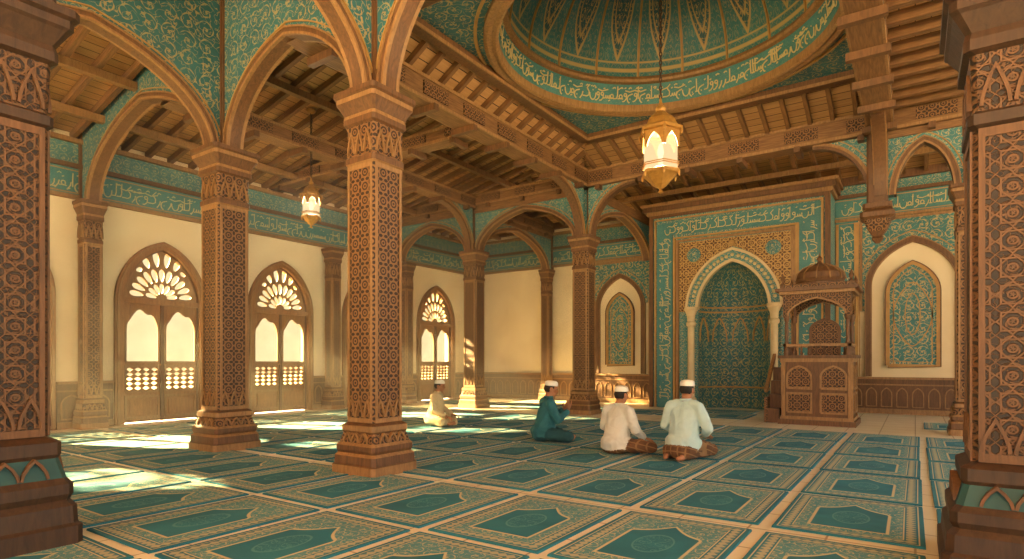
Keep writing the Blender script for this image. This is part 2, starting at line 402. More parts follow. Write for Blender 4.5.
# ------------------------------------------------------------------ doors
def petal(cx,cz,r0,r1,a,wd):
    o=[]
    for i in range(12):
        t=i/12*2*pi; rr=(r0+r1)/2-(r1-r0)/2*math.cos(t); ww=wd*math.sin(t)*(.55+.45*(rr-r0)/(r1-r0))
        ca,sa=math.cos(a),math.sin(a); o.append((cx+rr*ca-ww*sa,cz+rr*sa+ww*ca))
    return o
DOORME=None
def build_door(name,y):
    global DOORME
    if DOORME:
        ob=bpy.data.objects.new(name,DOORME); COL.objects.link(ob); ob.location=(XL-.12,y,0); return ob
    b=MB(); X=frm((XL-.12,y,0),(0,1,0)); w=DW
    path=[(-w,0),(-w,1.2)]+arch(w,DZ,DP)+[(w,1.2),(w,0)]
    b.ribbon(path,-.05,.1,.0,.2,'door_wood',X); b.ribbon(path,.03,.07,.2,.225,'wood_light',X)
    b.ribbon(path,-.08,-.05,.02,.12,'wood',X)
    b.box(-w,w,DZ-.05,DZ+.05,.0,.16,'door_wood',X)
    hs=[]
    cz=DZ+.08
    for i in range(7): hs.append(petal(0,cz,.10,.31,pi*(i+.5)/7,.055))
    for i in range(11): hs.append(petal(0,cz,.34,.60,pi*(i+.5)/11,.068))
    for i in range(1,8):
        a=pi*(i+2.5)/12
        r1=.64+.34*math.sin(a)**6
        if r1-.64>.08: hs.append(petal(0,cz,.64,r1,a,.075))
    fo=[(-w,DZ+.04)]+arch(w,DZ+.05,DP)+[(w,DZ+.04)]
    b.plate(fo,hs,.04,'wood_light',X@Matrix.Translation((0,0,.07)))
    for sg in (-1,1):
        x0,x1=(.012,w-.06) if sg>0 else (-w+.06,-.012)
        cx=(x0+x1)/2; hw=(x1-x0)/2
        out=[(x0,.02),(x1,.02),(x1,DZ-.05),(x0,DZ-.05)]
        hs=[]
        lw=hw-.055
        hp=[(cx-lw,1.2),(cx-lw,1.82)]
        for t in range(1,16):
            a=pi-pi*t/16; k=.75+.25*abs(math.sin(a*2.5)); hp.append((cx+lw*math.cos(a)*(.86+.14*abs(math.cos(a))),1.84+ .42*math.sin(a)*k))
        hp+=[(cx+lw,1.82),(cx+lw,1.2)]
        hs.append(hp)
        nx,nz=4,5; sx=2*lw/nx; sz=.46/nz
        for i in range(nx):
            for j in range(nz):
                a,c=cx-lw+sx*(i+.5),.64+sz*(j+.5); k=.42
                hs.append([(a-sx*k,c),(a,c-sz*k),(a+sx*k,c),(a,c+sz*k)])
        b.plate(out,hs,.04,'door_wood',X@Matrix.Translation((0,0,.07)))
        b.ribbon(hp+[hp[0]],-.015,.018,.09,.11,'wood_light',X)
        b.ribbon([(cx-lw,.62),(cx-lw,1.12),(cx+lw,1.12),(cx+lw,.62),(cx-lw,.62)],-.015,.015,.09,.11,'wood_light',X)
        b.ribbon([(cx-lw,.1),(cx-lw,.52),(cx+lw,.52),(cx+lw,.1),(cx-lw,.1)],-.02,.02,.09,.115,'wood_light',X)
        b.box(cx-lw+.06,cx+lw-.06,.16,.46,.085,.11,'door_wood',X)
        b.ell((cx-sg*(hw-.03),1.15,.12),(.018,.018,.03),'brass',X)
    b.box(-.03,.03,.02,DZ-.06,.09,.13,'wood',X)
    G0=[(-w,.04)]+arch(w-.01,DZ,DP-.02,26)+[(w,.04)]
    b.add([(p[0],p[1],.045) for p in G0],[tuple(range(len(G0)))],'door_glass',X)
    ob=b.obj(name,loc=(XL-.12,y,0)); DOORME=ob.data; return ob
for i,y in enumerate(doorY): build_door('door_%d'%(i+1),y)
# ------------------------------------------------------------------ columns
def column(name,x,y,hw,ztop,pier=None,dark=False,basek=1.0):
    b=MB(); h=hw; cv='carved_dark' if dark else 'carved'; wd='wood_dark' if dark else 'wood'; wl='wood' if dark else 'wood_light'
    B=basek
    pr=[(0,h*1.6),(.1*B,h*1.6),(.115*B,h*1.52),(.2*B,h*1.5),(.23*B,h*1.38),(.26*B,h*1.44),(.31*B,h*1.44),(.34*B,h*1.32),(.44*B,h*1.18),(.46*B,h*1.23),(.52*B,h*1.23),(.55*B,h)]
    n0=len(pr)
    pr+=[(ztop-.78,h),(ztop-.76,h*1.1),(ztop-.70,h*1.1),(ztop-.68,h*1.0),(ztop-.36,h*1.05),(ztop-.34,h*1.18),(ztop-.28,h*1.18),(ztop-.24,h*1.14),(ztop-.14,h*1.38),(ztop-.12,h*1.45),(ztop-.07,h*1.45),(ztop-.05,h*1.55),(ztop,h*1.55)]
    def mf(i):
        z0,z1=pr[i][0],pr[i+1][0]
        if i==n0-1: return cv
        if z1-z0>.25: return cv
        if abs(z0-.34*B)<1e-6: return 'leaf_teal' if dark else cv
        return wd if (i%3) or dark else 'wood_light'
    T=Matrix.Translation((x,y,0)); b.loft(pr,wd,T,.1,mf)
    z0=.55*B; z1=ztop-.78
    for U in ((1,0,0),(0,1,0),(-1,0,0),(0,-1,0)):
        N=Vector(U).cross(ZV); X=frm(Vector((x,y,0))+N*h,U); e=h*.9
        for s in (-1,1): b.box(min(s*e,s*(e-.03)),max(s*e,s*(e-.03)),z0+.002,z1,-.004,.012,wl,X)
        b.box(-e+.03,e-.03,z0+.002,z0+.05,-.004,.010,wl,X); b.box(-e+.03,e-.03,z1-.05,z1,-.004,.010,wl,X)
        k=3; s=2*e/k
        for i in range(k):
            cx=-e+s*(i+.5)
            b.ribbon(arch(s*.42,z0+.06,z0+.24,8,.6,cx),-.009,.009,-.005,.02,wl,X)
            b.ribbon(arch(s*.42,ztop-.66,ztop-.44,8,.6,cx),-.009,.009,-.005,.024,wl,X)
            b.ribbon(arch(s*.46,.345*B,.44*B,6,.5,cx),-.008,.008,h*.18,h*.36,wl,X)
    if pier:
        b.loft([(ztop,h*1.15),(ztop+.1,h*1.15),(ztop+.12,h*.95),(pier,h*.95)],wd,T,.1)
    return b.obj(name,loc=(x,y,0))
CH=.205
column('carved_column',-4.91,Y1,CH+.005,ZS,None)
column('carved_column',-7.91,Y1,CH+.01,ZS,None)
column('carved_column',-4.93,1.22,.25,3.5,4.2,True,1.3)
column('carved_column',.52,Y1,.25,3.3,4.2,True,1.15)
column('carved_column',-7.91,1.2,CH,ZS,None)
column('carved_column',-9.6,Y2,CH-.01,ZS)
column('carved_column',XB1,Y2,CH-.01,ZS)
column('carved_column',.75,Y2,.19,ZS)
for y in (-3.6,-.9,1.8,4.5,7.2,9.9,12.55,15.75): column('wall_column',XL+.24,y,.14,ZS)
column('wall_column',-9.6,YB-.24,.13,ZS)
column('wall_column',1.6,YB-.28,.14,ZS)
# ------------------------------------------------------------------ arcades
def arcade(name,p0,p1,zs,zp,ztop,r0=.22,r1=.22,th=.15,mat='teal',k=.24,piers=(1,1)):
    p0=Vector((p0[0],p0[1],0));p1=Vector((p1[0],p1[1],0)); L=(p1-p0).length; c=(p0+p1)/2; U=(p1-p0)/L; X=frm(c,U)
    b=MB(); cx=(r0-r1)/2; w=(L-r0-r1)/2
    A=arch(w,zs,zp,30,k,cx)
    o=[(-L/2,zs)]+A+[(L/2,zs),(L/2,ztop),(-L/2,ztop)]
    b.plate(o,[],th,mat,X)
    for s in (-1,1):
        c0,c1=(th/2,th/2+.03) if s>0 else (-th/2-.03,-th/2)
        b.ribbon(A,-.02,.07,c0,c1,'wood',X)
        c0,c1=(th/2,th/2+.045) if s>0 else (-th/2-.045,-th/2)
        b.ribbon(A,-.025,.005,c0,c1,'wood_light',X); b.ribbon(A,.06,.08,c0,c1,'wood_light',X)
        g0,g1=(th/2,th/2+.02) if s>0 else (-th/2-.02,-th/2)
        b.ribbon(A,.13,.145,g0,g1,'gold_trim',X)
        for e,on in ((-1,piers[0]),(1,piers[1])):
            if on:
                x0=min(e*L/2,e*(L/2-.1)); x1=max(e*L/2,e*(L/2-.1))
                b.box(x0,x1,zs,ztop,c0,c1,'wood',X)
        b.box(-L/2,L/2,ztop-.22,ztop,c0,c1,'beam_wood',X)
    b.ribbon(A,-.025,0,-th/2,th/2,'wood',X)
    return b.obj(name)
arcade('arcade_arch',(XL,Y1),(-7.91,Y1),ZS,5.4,6.5,.38)
arcade('arcade_arch',(-7.91,Y1),(-4.91,Y1),ZS,5.25,6.5)
arcade('arcade_arch',(-4.91,Y1),(.47,Y1),ZS,6.1,6.6)
arcade('arcade_arch',(-7.91,1.2),(-7.91,Y1),ZS,5.15,6.5)
arcade('arcade_arch',(-4.91,1.2),(-4.91,Y1),ZS,5.25,6.5)
arcade('arcade_arch',(XL,Y2),(-9.6,Y2),ZS,4.95,5.3,.36,mat='teal_fine')
arcade('arcade_arch',(-9.6,Y2),(XB1,Y2),ZS,5.0,5.3,mat='teal_fine')
arcade('arcade_arch',(-9.6,Y2),(-9.6,YB),ZS,5.0,5.3,r1=.36,mat='teal_fine')
arcade('arcade_arch',(XB1,Y2),(XB1,YB),ZS,5.0,5.3,r1=.1,mat='teal_fine',piers=(1,0))
arcade('arcade_arch',(XB2,Y2),(.75,Y2),4.1,4.95,5.3,r0=.2,r1=.2,mat='teal_fine')
def bracket(name,p,U,zs,ztop,run,mat='teal_fine',off=.2):
    X=frm((p[0],p[1],0),U); b=MB(); c=[]
    for i in range(15):
        t=i/14; c.append((off+run*(1-math.cos(t*pi/2)),zs+(ztop-zs)*math.sin(t*pi/2)))
    b.plate([(off-.05,zs)]+c+[(off-.05,ztop)],[],.14,mat,X)
    b.ribbon(c,-.07,.02,-.09,.09,'wood',X); b.ribbon(c,-.02,.03,-.11,.11,'wood_light',X); b.ribbon(c,.1,.115,-.085,.085,'gold_trim',X)
    return b.obj(name)
bracket('arch_bracket',(XB1,Y2),(1,0,0),4.1,5.2,1.1,off=.2)
bracket('arch_bracket',(XB2,Y2),(-1,0,0),4.1,5.2,.95,off=.12)
bracket('arch_bracket',(XB1,Y2),(0,-1,0),4.1,5.2,1.2,off=.2)
bracket('arch_bracket',(XB2,Y2),(0,-1,0),4.1,5.2,1.1,off=.12)
bracket('arch_bracket',(-9.6,Y2),(0,-1,0),4.1,5.2,1.2,off=.2)
b=MB(); T=Matrix.Translation((XB2-.05,Y2,0))
b.loft([(5.8,.16),(4.0,.16),(3.98,.22),(3.9,.22),(3.88,.19),(3.82,.26),(3.74,.26),(3.7,.2),(3.6,.17),(3.5,.12),(3.42,.07),(3.38,.09),(3.3,.03)][::-1],'wood',T,.2,lambda i:'carved' if i in(4,3) else 'wood')
b.obj('pendant_post')
# ------------------------------------------------------------------ beams
def mainbeam(name,p0,p1,w=.34,h=.4,z=5.4):
    b=MB(); a=Vector((p0[0],p0[1],z)); c=Vector((p1[0],p1[1],z))
    b.beam(a,c,w,h,'beam_wood'); 
    for dz in (h/2-.03,-h/2+.03): b.beam(a+Vector((0,0,dz)),c+Vector((0,0,dz)),w+.06,.05,'wood_light')
    L=(c-a).length; n=int(L/.95); d=(c-a)/L
    sd=d.cross(ZV)
    for i in range(n):
        q=a+d*(L*(i+.5)/n)
        for s in (-1,1): b.beam(q-d*.28+sd*s*(w/2+.01),q+d*.28+sd*s*(w/2+.01),.03,.2,'carved')
        b.beam(q-d*.06+sd*(-w/2-.08)+Vector((0,0,-h/2-.05)),q-d*.06+sd*(w/2+.08)+Vector((0,0,-h/2-.05)),.1,.1,'wood')
    return b.obj(name)
mainbeam('carved_beam',(XB1,Y1),(XB1,Y2)); mainbeam('carved_beam',(XB2,Y1),(XB2,Y2))
mainbeam('carved_beam',(XB1,Y2),(XB2+1.3,Y2)); mainbeam('carved_beam',(-9.6,Y1),(-9.6,YB),.28,.3,5.35)
mainbeam('carved_beam',(XL,Y2),(XB1,Y2),.26,.3,5.42)
mainbeam('carved_beam',(XL,8.4),(XB1,8.4),.26,.28,5.42)
mainbeam('carved_beam',(XB1,Y1+.3),(XB2,Y1+.3),.3,.36,5.9)
# ------------------------------------------------------------------ ceilings
def slope_left(x): return 5.35+(x-XL)/(XB1-XL)*1.35
b=MB()
b.add([(XL-.3,YF,slope_left(XL-.3)),(XB1,YF,6.7),(XB1,YB+.3,6.7),(XL-.3,YB+.3,slope_left(XL-.3))],[(0,1,2,3)],'plank_y')
b.add([(XL-.3,YF,slope_left(XL-.3)+.15),(XB1,YF,6.85),(XB1,YB+.3,6.85),(XL-.3,YB+.3,slope_left(XL-.3)+.15)],[(3,2,1,0)],'wood_dark')
y=-2
while y<YB:
    b.beam((XL,y,slope_left(XL)-.06),(XB1,y,6.64),.08,.12,'beam_wood'); y+=.42
for x in (-11.6,-10.4,-9.0,-7.8): b.beam((x,YF,slope_left(x)-.18),(x,YB,slope_left(x)-.18),.12,.12,'wood_light')
b.obj('ceiling_left')
b=MB()
def sb(y): return 5.55+(YB-y)/(YB-Y2)*.95
b.add([(XL-.3,YB+.3,sb(YB+.3)),(6.5,YB+.3,sb(YB+.3)),(6.5,Y2,6.5),(XL-.3,Y2,6.5)],[(0,1,2,3)],'plank_x')
b.add([(XL-.3,YB+.3,sb(YB+.3)+.15),(6.5,YB+.3,sb(YB+.3)+.15),(6.5,Y2,6.65),(XL-.3,Y2,6.65)],[(3,2,1,0)],'wood_dark')
x=XL+.2
while x<6.4:
    b.beam((x,YB,sb(YB)-.06),(x,Y2,6.44),.08,.12,'beam_wood'); x+=.42
for y in (15.1,13.9): b.beam((XL,y,sb(y)-.18),(6.4,y,sb(y)-.18),.12,.12,'wood_light')
b.box(XL,6.4,YB-.14,YB,5.4,5.62,'wood')
b.obj('ceiling_back')
DX,DY,DR,DZc=-3.1,8.35,2.42,5.98
b=MB()
b.box(XB1-.03,XB1+.03,Y1,Y2,5.55,6.75,'plank_y'); b.box(XB1,6.5,Y2-.03,Y2+.03,5.55,6.7,'plank_x')
ix0,ix1,iy0,iy1=DX-2.62,DX+2.42,DY-2.75,DY+2.75
ox0,ox1,oy0,oy1=XB1,XB2,Y1,Y2; za,zb=5.6,DZc
sk=[((ox0,oy0),(ox1,oy0),(ix1,iy0),(ix0,iy0)),((ox1,oy0),(ox1,oy1),(ix1,iy1),(ix1,iy0)),((ox1,oy1),(ox0,oy1),(ix0,iy1),(ix1,iy1)),((ox0,oy1),(ox0,oy0),(ix0,iy0),(ix0,iy1))]
for i,q in enumerate(sk):
    v=[(q[0][0],q[0][1],za),(q[1][0],q[1][1],za),(q[2][0],q[2][1],zb),(q[3][0],q[3][1],zb)]
    b.add(v,[(0,1,2,3)],'plank_x' if i%2==0 else 'plank_y')
    n=int((Vector(v[1])-Vector(v[0])).length/.36)
    for j in range(1,n):
        if i in (0,2):
            x=ox0+(ox1-ox0)*j/n
            t=1.0
            if x<ix0: t=(x-ox0)/(ix0-ox0)
            if x>ix1: t=min(t,(ox1-x)/(ox1-ix1))
            ya,yb=(oy0,iy0) if i==0 else (oy1,iy1); b.beam((x,ya,za-.05),(x,ya+(yb-ya)*t,za+(zb-za)*t-.05),.07,.1,'beam_wood')
        else:
            y=oy0+(oy1-oy0)*j/n; t=1.0
            if y<iy0: t=(y-oy0)/(iy0-oy0)
            if y>iy1: t=min(t,(oy1-y)/(oy1-iy1))
            xa,xb=(ox1,ix1) if i==1 else (ox0,ix0); b.beam((xa,y,za-.05),(xa+(xb-xa)*t,y,za+(zb-za)*t-.05),.07,.1,'beam_wood')
for a,c in (((ix0,iy0),(ix1,iy0)),((ix1,iy0),(ix1,iy1)),((ix1,iy1),(ix0,iy1)),((ix0,iy1),(ix0,iy0))):
    b.beam((a[0],a[1],zb-.08),(c[0],c[1],zb-.08),.16,.18,'wood'); b.beam((a[0],a[1],zb-.14),(c[0],c[1],zb-.14),.2,.05,'wood_light')
XP=Matrix.Translation((0,0,zb))
circ=[(DX+DR*math.cos(2*pi*i/72),DY+DR*math.sin(2*pi*i/72)) for i in range(72)]
b.plate([(ix0,iy0),(ix1,iy0),(ix1,iy1),(ix0,iy1)],[circ],.05,'teal',XP)
b.box(XB1,6.5,YF,Y1,6.6,6.75,'plank_x'); b.box(XB2,6.5,Y1,Y2,5.62,5.75,'plank_y')
y=Y1+.2
while y<Y2: b.beam((XB2,y,5.55),(6.4,y,5.55),.1,.14,'beam_wood'); y+=.42
b.obj('ceiling_center')
b=MB(); T=Matrix.Translation((DX,DY,0))
b.rev([(DR+.16,zb-.02),(DR+.16,zb-.09),(DR+.1,zb-.11),(DR+.04,zb-.09),(DR-.02,zb-.12),(DR-.06,zb-.1),(DR-.06,zb+.02)],72,'wood_light',T,inward=True)
b.rev([(DR+.3,zb-.02),(DR+.3,zb-.05),(DR+.26,zb-.06),(DR+.25,zb-.02)],72,'gold_trim',T,inward=True)
b.rev([(DR-.05,zb),(DR-.1,zb+.4)],72,'teal_band',T,inward=True,uvk=lambda a,c:(a*2*pi*DR,c*.4))
rb=DR-.085
for s in strokes(2*pi*rb,.28,21):
    P=[]
    for x,z in s:
        a=-x/rb; rr=rb-.05*(z/.4); P.append(Vector((DX+rr*math.cos(a),DY+rr*math.sin(a),zb+.06+z)))
    for p,q in zip(P,P[1:]):
        if (q-p).length>1e-4: b.beam(p,q,.01,.02,'script_gold',up=(q-p).cross(Vector((p.x-DX,p.y-DY,0))).normalized())
b.rev([(DR-.1,zb+.38),(DR-.18,zb+.39),(DR-.2,zb+.43),(DR-.16,zb+.5),(DR-.1,zb+.5)],72,'wood_light',T,inward=True)
R0=DR-.14; H=1.75; prof=[(max(.001,R0*math.cos(pi/2*i/24)),zb+.48+H*math.sin(pi/2*i/24)) for i in range(25)]
b.rev(prof,96,'dome_tile',T,inward=True,uvk=lambda a,c:(a*18,c))
for i in range(18):
    a=2*pi*i/18; P=[Vector((DX+(r-.01)*math.cos(a),DY+(r-.01)*math.sin(a),z)) for r,z in prof[:22]]
    for j in range(21): b.beam(P[j],P[j+1],.035,.03,'gold_trim',up=Vector((-math.sin(a),math.cos(a),0)))
b.ell((DX,DY,zb+.48+H-.02),(.35,.35,.06),'gold_trim')
b.rev([(DR+.05,zb),(DR+.05,zb+.5)]+[(max(.001,(R0+.2)*math.cos(pi/2*i/12)),zb+.5+(H+.15)*math.sin(pi/2*i/12)) for i in range(13)],48,'wood_dark',T)
b.obj('painted_dome',smooth=False)
# ------------------------------------------------------------------ mihrab block
b=MB(); MX0,MX1,MF=-5.9,-1.6,15.2; MC=(MX0+MX1)/2; HW=(MX1-MX0)/2; X=frm((MC,MF,0),(1,0,0)); TH=5.12
AW,AZ,AP=.86,2.55,3.72
ap=[(-AW,0)]+arch(AW,AZ,AP,30)+[(AW,0)]
b.plate([(-HW,0)]+ap+[(HW,0),(HW,TH),(-HW,TH)],[],.1,'teal_fine',X@Matrix.Translation((0,0,-.05)))
DB=-(YB-MF)+.004
b.box(-HW,-HW+.1,0,TH,DB,-.1,'teal_fine',X); b.box(HW-.1,HW,0,TH,DB,-.1,'teal_fine',X); b.box(-HW,HW,TH-.05,TH,DB,0,'wood',X)
b.box(-HW-.06,HW+.06,TH-.02,TH+.08,DB,.08,'wood_light',X); b.box(-HW-.12,HW+.12,TH+.08,TH+.2,DB,.14,'wood',X); b.box(-HW-.18,HW+.18,TH+.2,TH+.27,DB,.2,'wood_light',X)
def frame_rect(hw,z1,w,c0,c1,mat,z0=0):
    b.ribbon([(-hw,z0),(-hw,z1),(hw,z1),(hw,z0)],-w/2,w/2,c0,c1,mat,X)
frame_rect(HW-.05,TH-.05,.1,0,.06,'wood')
frame_rect(HW-.16,TH-.16,.04,0,.05,'gold_trim')
frame_rect(HW-.42,TH-.42,.42,0,.03,'teal_band')
lettering(b,X@Matrix.Translation((-HW+.3,TH-.58,0)),2*HW-.6,.33,.03,31)
for s in (-1,1):
    RX=X@Matrix.Translation((s*(HW-.42)+.16,.1,0))@Matrix.Rotation(pi/2,4,'Z'); lettering(b,RX,TH-.75,.32,.03,40+s)
frame_rect(HW-.68,TH-.68,.05,0,.07,'gold_trim')
frame_rect(HW-.76,TH-.76,.08,0,.05,'wood_light')
gw=HW-.82; gz=TH-.82
AO=arch(AW+.27,AZ,AP+.36,30)
b.plate([(-gw,AZ-.05)]+[(-AW-.27,AZ-.05)]+AO+[(AW+.27,AZ-.05),(gw,AZ-.05),(gw,gz),(-gw,gz)],[],.06,'carved_gold',X@Matrix.Translation((0,0,.03)))
b.plate([(-gw,0),(-AW-.27,0),(-AW-.27,AZ-.05),(-gw,AZ-.05)],[],.04,'teal_fine',X@Matrix.Translation((0,0,.02)))
b.plate([(gw,0),(AW+.27,0),(AW+.27,AZ-.05),(gw,AZ-.05)],[],.04,'teal_fine',X@Matrix.Translation((0,0,.02)))
pth=arch(AW,AZ,AP,30)
b.ribbon(pth,.03,.26,0,.05,'teal_fine',X); b.ribbon(pth,-.02,.05,-.05,.1,'stone',X); b.ribbon(pth,.25,.31,0,.1,'stone',X)
for i in range(2,29):
    a=Vector(pth[i-1]);c=Vector(pth[i+1]); t=(c-a).normalized(); p=Vector(pth[i])+Vector((-t.y,t.x))*.15
    b.rev([(.001,.02),(.035,.012),(.045,0)],8,'script_gold',X@Matrix.Translation((p.x,p.y,.05)))
for cx,cz in ((-.95,3.95),(.95,3.95)):
    b.rev([(.0,.03),(.1,.035),(.13,.02),(.17,.02),(.18,0)],16,'teal_fine',X@Matrix.Translation((cx,cz-.0,.06)))
b.rev([(.001,.05),(.06,.04),(.08,0)],12,'gold_trim',X@Matrix.Translation((0,AP+.45,.06)))
vs=[];fs=[];lv=[]
for i in range(9): lv.append((AW,AZ*i/8))
for x,z in arch(AW,AZ,AP,30)[1:16]: lv.append((max(.002,abs(x)),z))
NA=24
for w,z in lv:
    for j in range(NA+1):
        a=pi*j/NA; vs.append((-w*math.cos(a),z,-.05-.88*w*math.sin(a)))
us=[]
for i in range(len(lv)-1):
    for j in range(NA):
        f=(i*(NA+1)+j,i*(NA+1)+j+1,(i+1)*(NA+1)+j+1,(i+1)*(NA+1)+j); fs.append(f)
        us.append([(j/NA*2.6,lv[i][1]),((j+1)/NA*2.6,lv[i][1]),((j+1)/NA*2.6,lv[i+1][1]),(j/NA*2.6,lv[i+1][1])])
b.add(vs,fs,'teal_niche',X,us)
for zz in (.55,2.5,2.62):
    P=[(-AW*.99*math.cos(pi*j/NA),-.05-.87*AW*math.sin(pi*j/NA)) for j in range(NA+1)]
    for j in range(NA): b.beam(X@Vector((P[j][0],zz,P[j][1])),X@Vector((P[j+1][0],zz,P[j+1][1])),.04,.04,'gold_trim')
for k in range(5):
    a0=pi*(k+.12)/5; a1=pi*(k+.88)/5; prev=None
    for i in range(15):
        t=i/14
        if t<.25: aa,zz=a0,.7+1.2*t/.25
        elif t>.75: aa,zz=a1,.7+1.2*(1-t)/.25
        else:
            q=(t-.25)/.5; aa=a0+(a1-a0)*q; zz=1.9+.45*(1-abs(2*q-1)**1.6)
        p=X@Vector((-AW*.98*math.cos(aa),zz,-.05-.86*AW*math.sin(aa)))
        if prev: b.beam(prev,p,.03,.03,'gold_trim')
        prev=p
for s in (-1,1):
    T=X@Matrix.Translation((s*(AW+.13),0,.16))@Matrix.Rotation(-pi/2,4,'X')
    b.rev([(.001,0),(.15,0),(.15,.1),(.11,.14),(.13,.2),(.13,.26),(.09,.32),(.085,1.2),(.085,2.1),(.12,2.14),(.12,2.2),(.09,2.24),(.1,2.38),(.15,2.5),(.17,2.52),(.17,2.6),(.001,2.6)],20,'stone',T)
b.obj('mihrab')
# ------------------------------------------------------------------ blind arch panels
def blind(name,cx,hw,zp,zs,full=None):
    b=MB(); X=frm((cx,YB,0),(1,0,0)); A=[(-hw,.86)]+arch(hw,zs,zp,26,.3)+[(hw,.86)]
    if full:
        x0,x1,z0,z1=full; b.plate([(x0-cx,z0)]+[(-hw,z0)]+A[1:-1]+[(hw,z0),(x1-cx,z0),(x1-cx,z1),(x0-cx,z1)],[],.05,'teal_panel',X@Matrix.Translation((0,0,.025)))
        b.ribbon([(x0-cx+.04,z0),(x0-cx+.04,z1-.04),(x1-cx-.04,z1-.04),(x1-cx-.04,z0)],-.03,.03,.05,.08,'wood_light',X)
    b.ribbon(A,-.05,.05,.0,.09,'wood',X); b.ribbon(A,-.07,-.05,0,.06,'wood_light',X); b.ribbon(A,.05,.07,0,.1,'wood_light',X); b.ribbon(A,.17,.19,.05,.07,'gold_trim',X)
    pw=hw*.55; pz0=1.12; pzs=zs+(-.2); pzp=zp-.55
    P=[(-pw,pz0)]+arch(pw,pzs,pzp,20,.35)+[(pw,pz0)]
    b.plate(P,[],.05,'teal_panel',X@Matrix.Translation((0,0,.03))); C=P+[P[0]]
    b.ribbon(C,-.035,.035,.03,.085,'gold_trim',X); b.ribbon(C,-.12,-.1,.05,.065,'gold_trim',X); b.ribbon(C,.035,.055,.0,.1,'wood',X)
    q=[(pw*.62*math.sin(t)*(1-.25*math.cos(2*t)),(pz0+pzp)/2+.62*(pzp-pz0)*.5*math.cos(t)) for t in [2*pi*i/32 for i in range(33)]]
    b.ribbon(q,-.012,.012,.05,.065,'gold_trim',X)
    q=[(pw*.3*math.sin(t),(pz0+pzp)/2+.2*(pzp-pz0)*math.cos(t)) for t in [2*pi*i/24 for i in range(25)]]
    b.ribbon(q,-.01,.01,.05,.065,'gold_trim',X)
    return b.obj(name)
blind('blind_arch_panel',-7.2,.72,3.75,2.85,(-8.35,-5.95,2.9,4.2))
blind('blind_arch_panel',-.05,.86,4.0,3.0,(-1.1,1.05,2.4,4.55))
b=MB(); X=frm((-1.35,YB,0),(1,0,0)); b.box(-.24,.23,.86,4.55,0,.05,'teal_band',X); lettering(b,X@Matrix.Translation((.15,.95,0))@Matrix.Rotation(pi/2,4,'Z'),3.5,.3,.05,77); b.ribbon([(-.2,.86),(-.2,4.5),(.2,4.5),(.2,.86)],-.03,.03,.05,.08,'gold_trim',X); b.obj('trim_3')
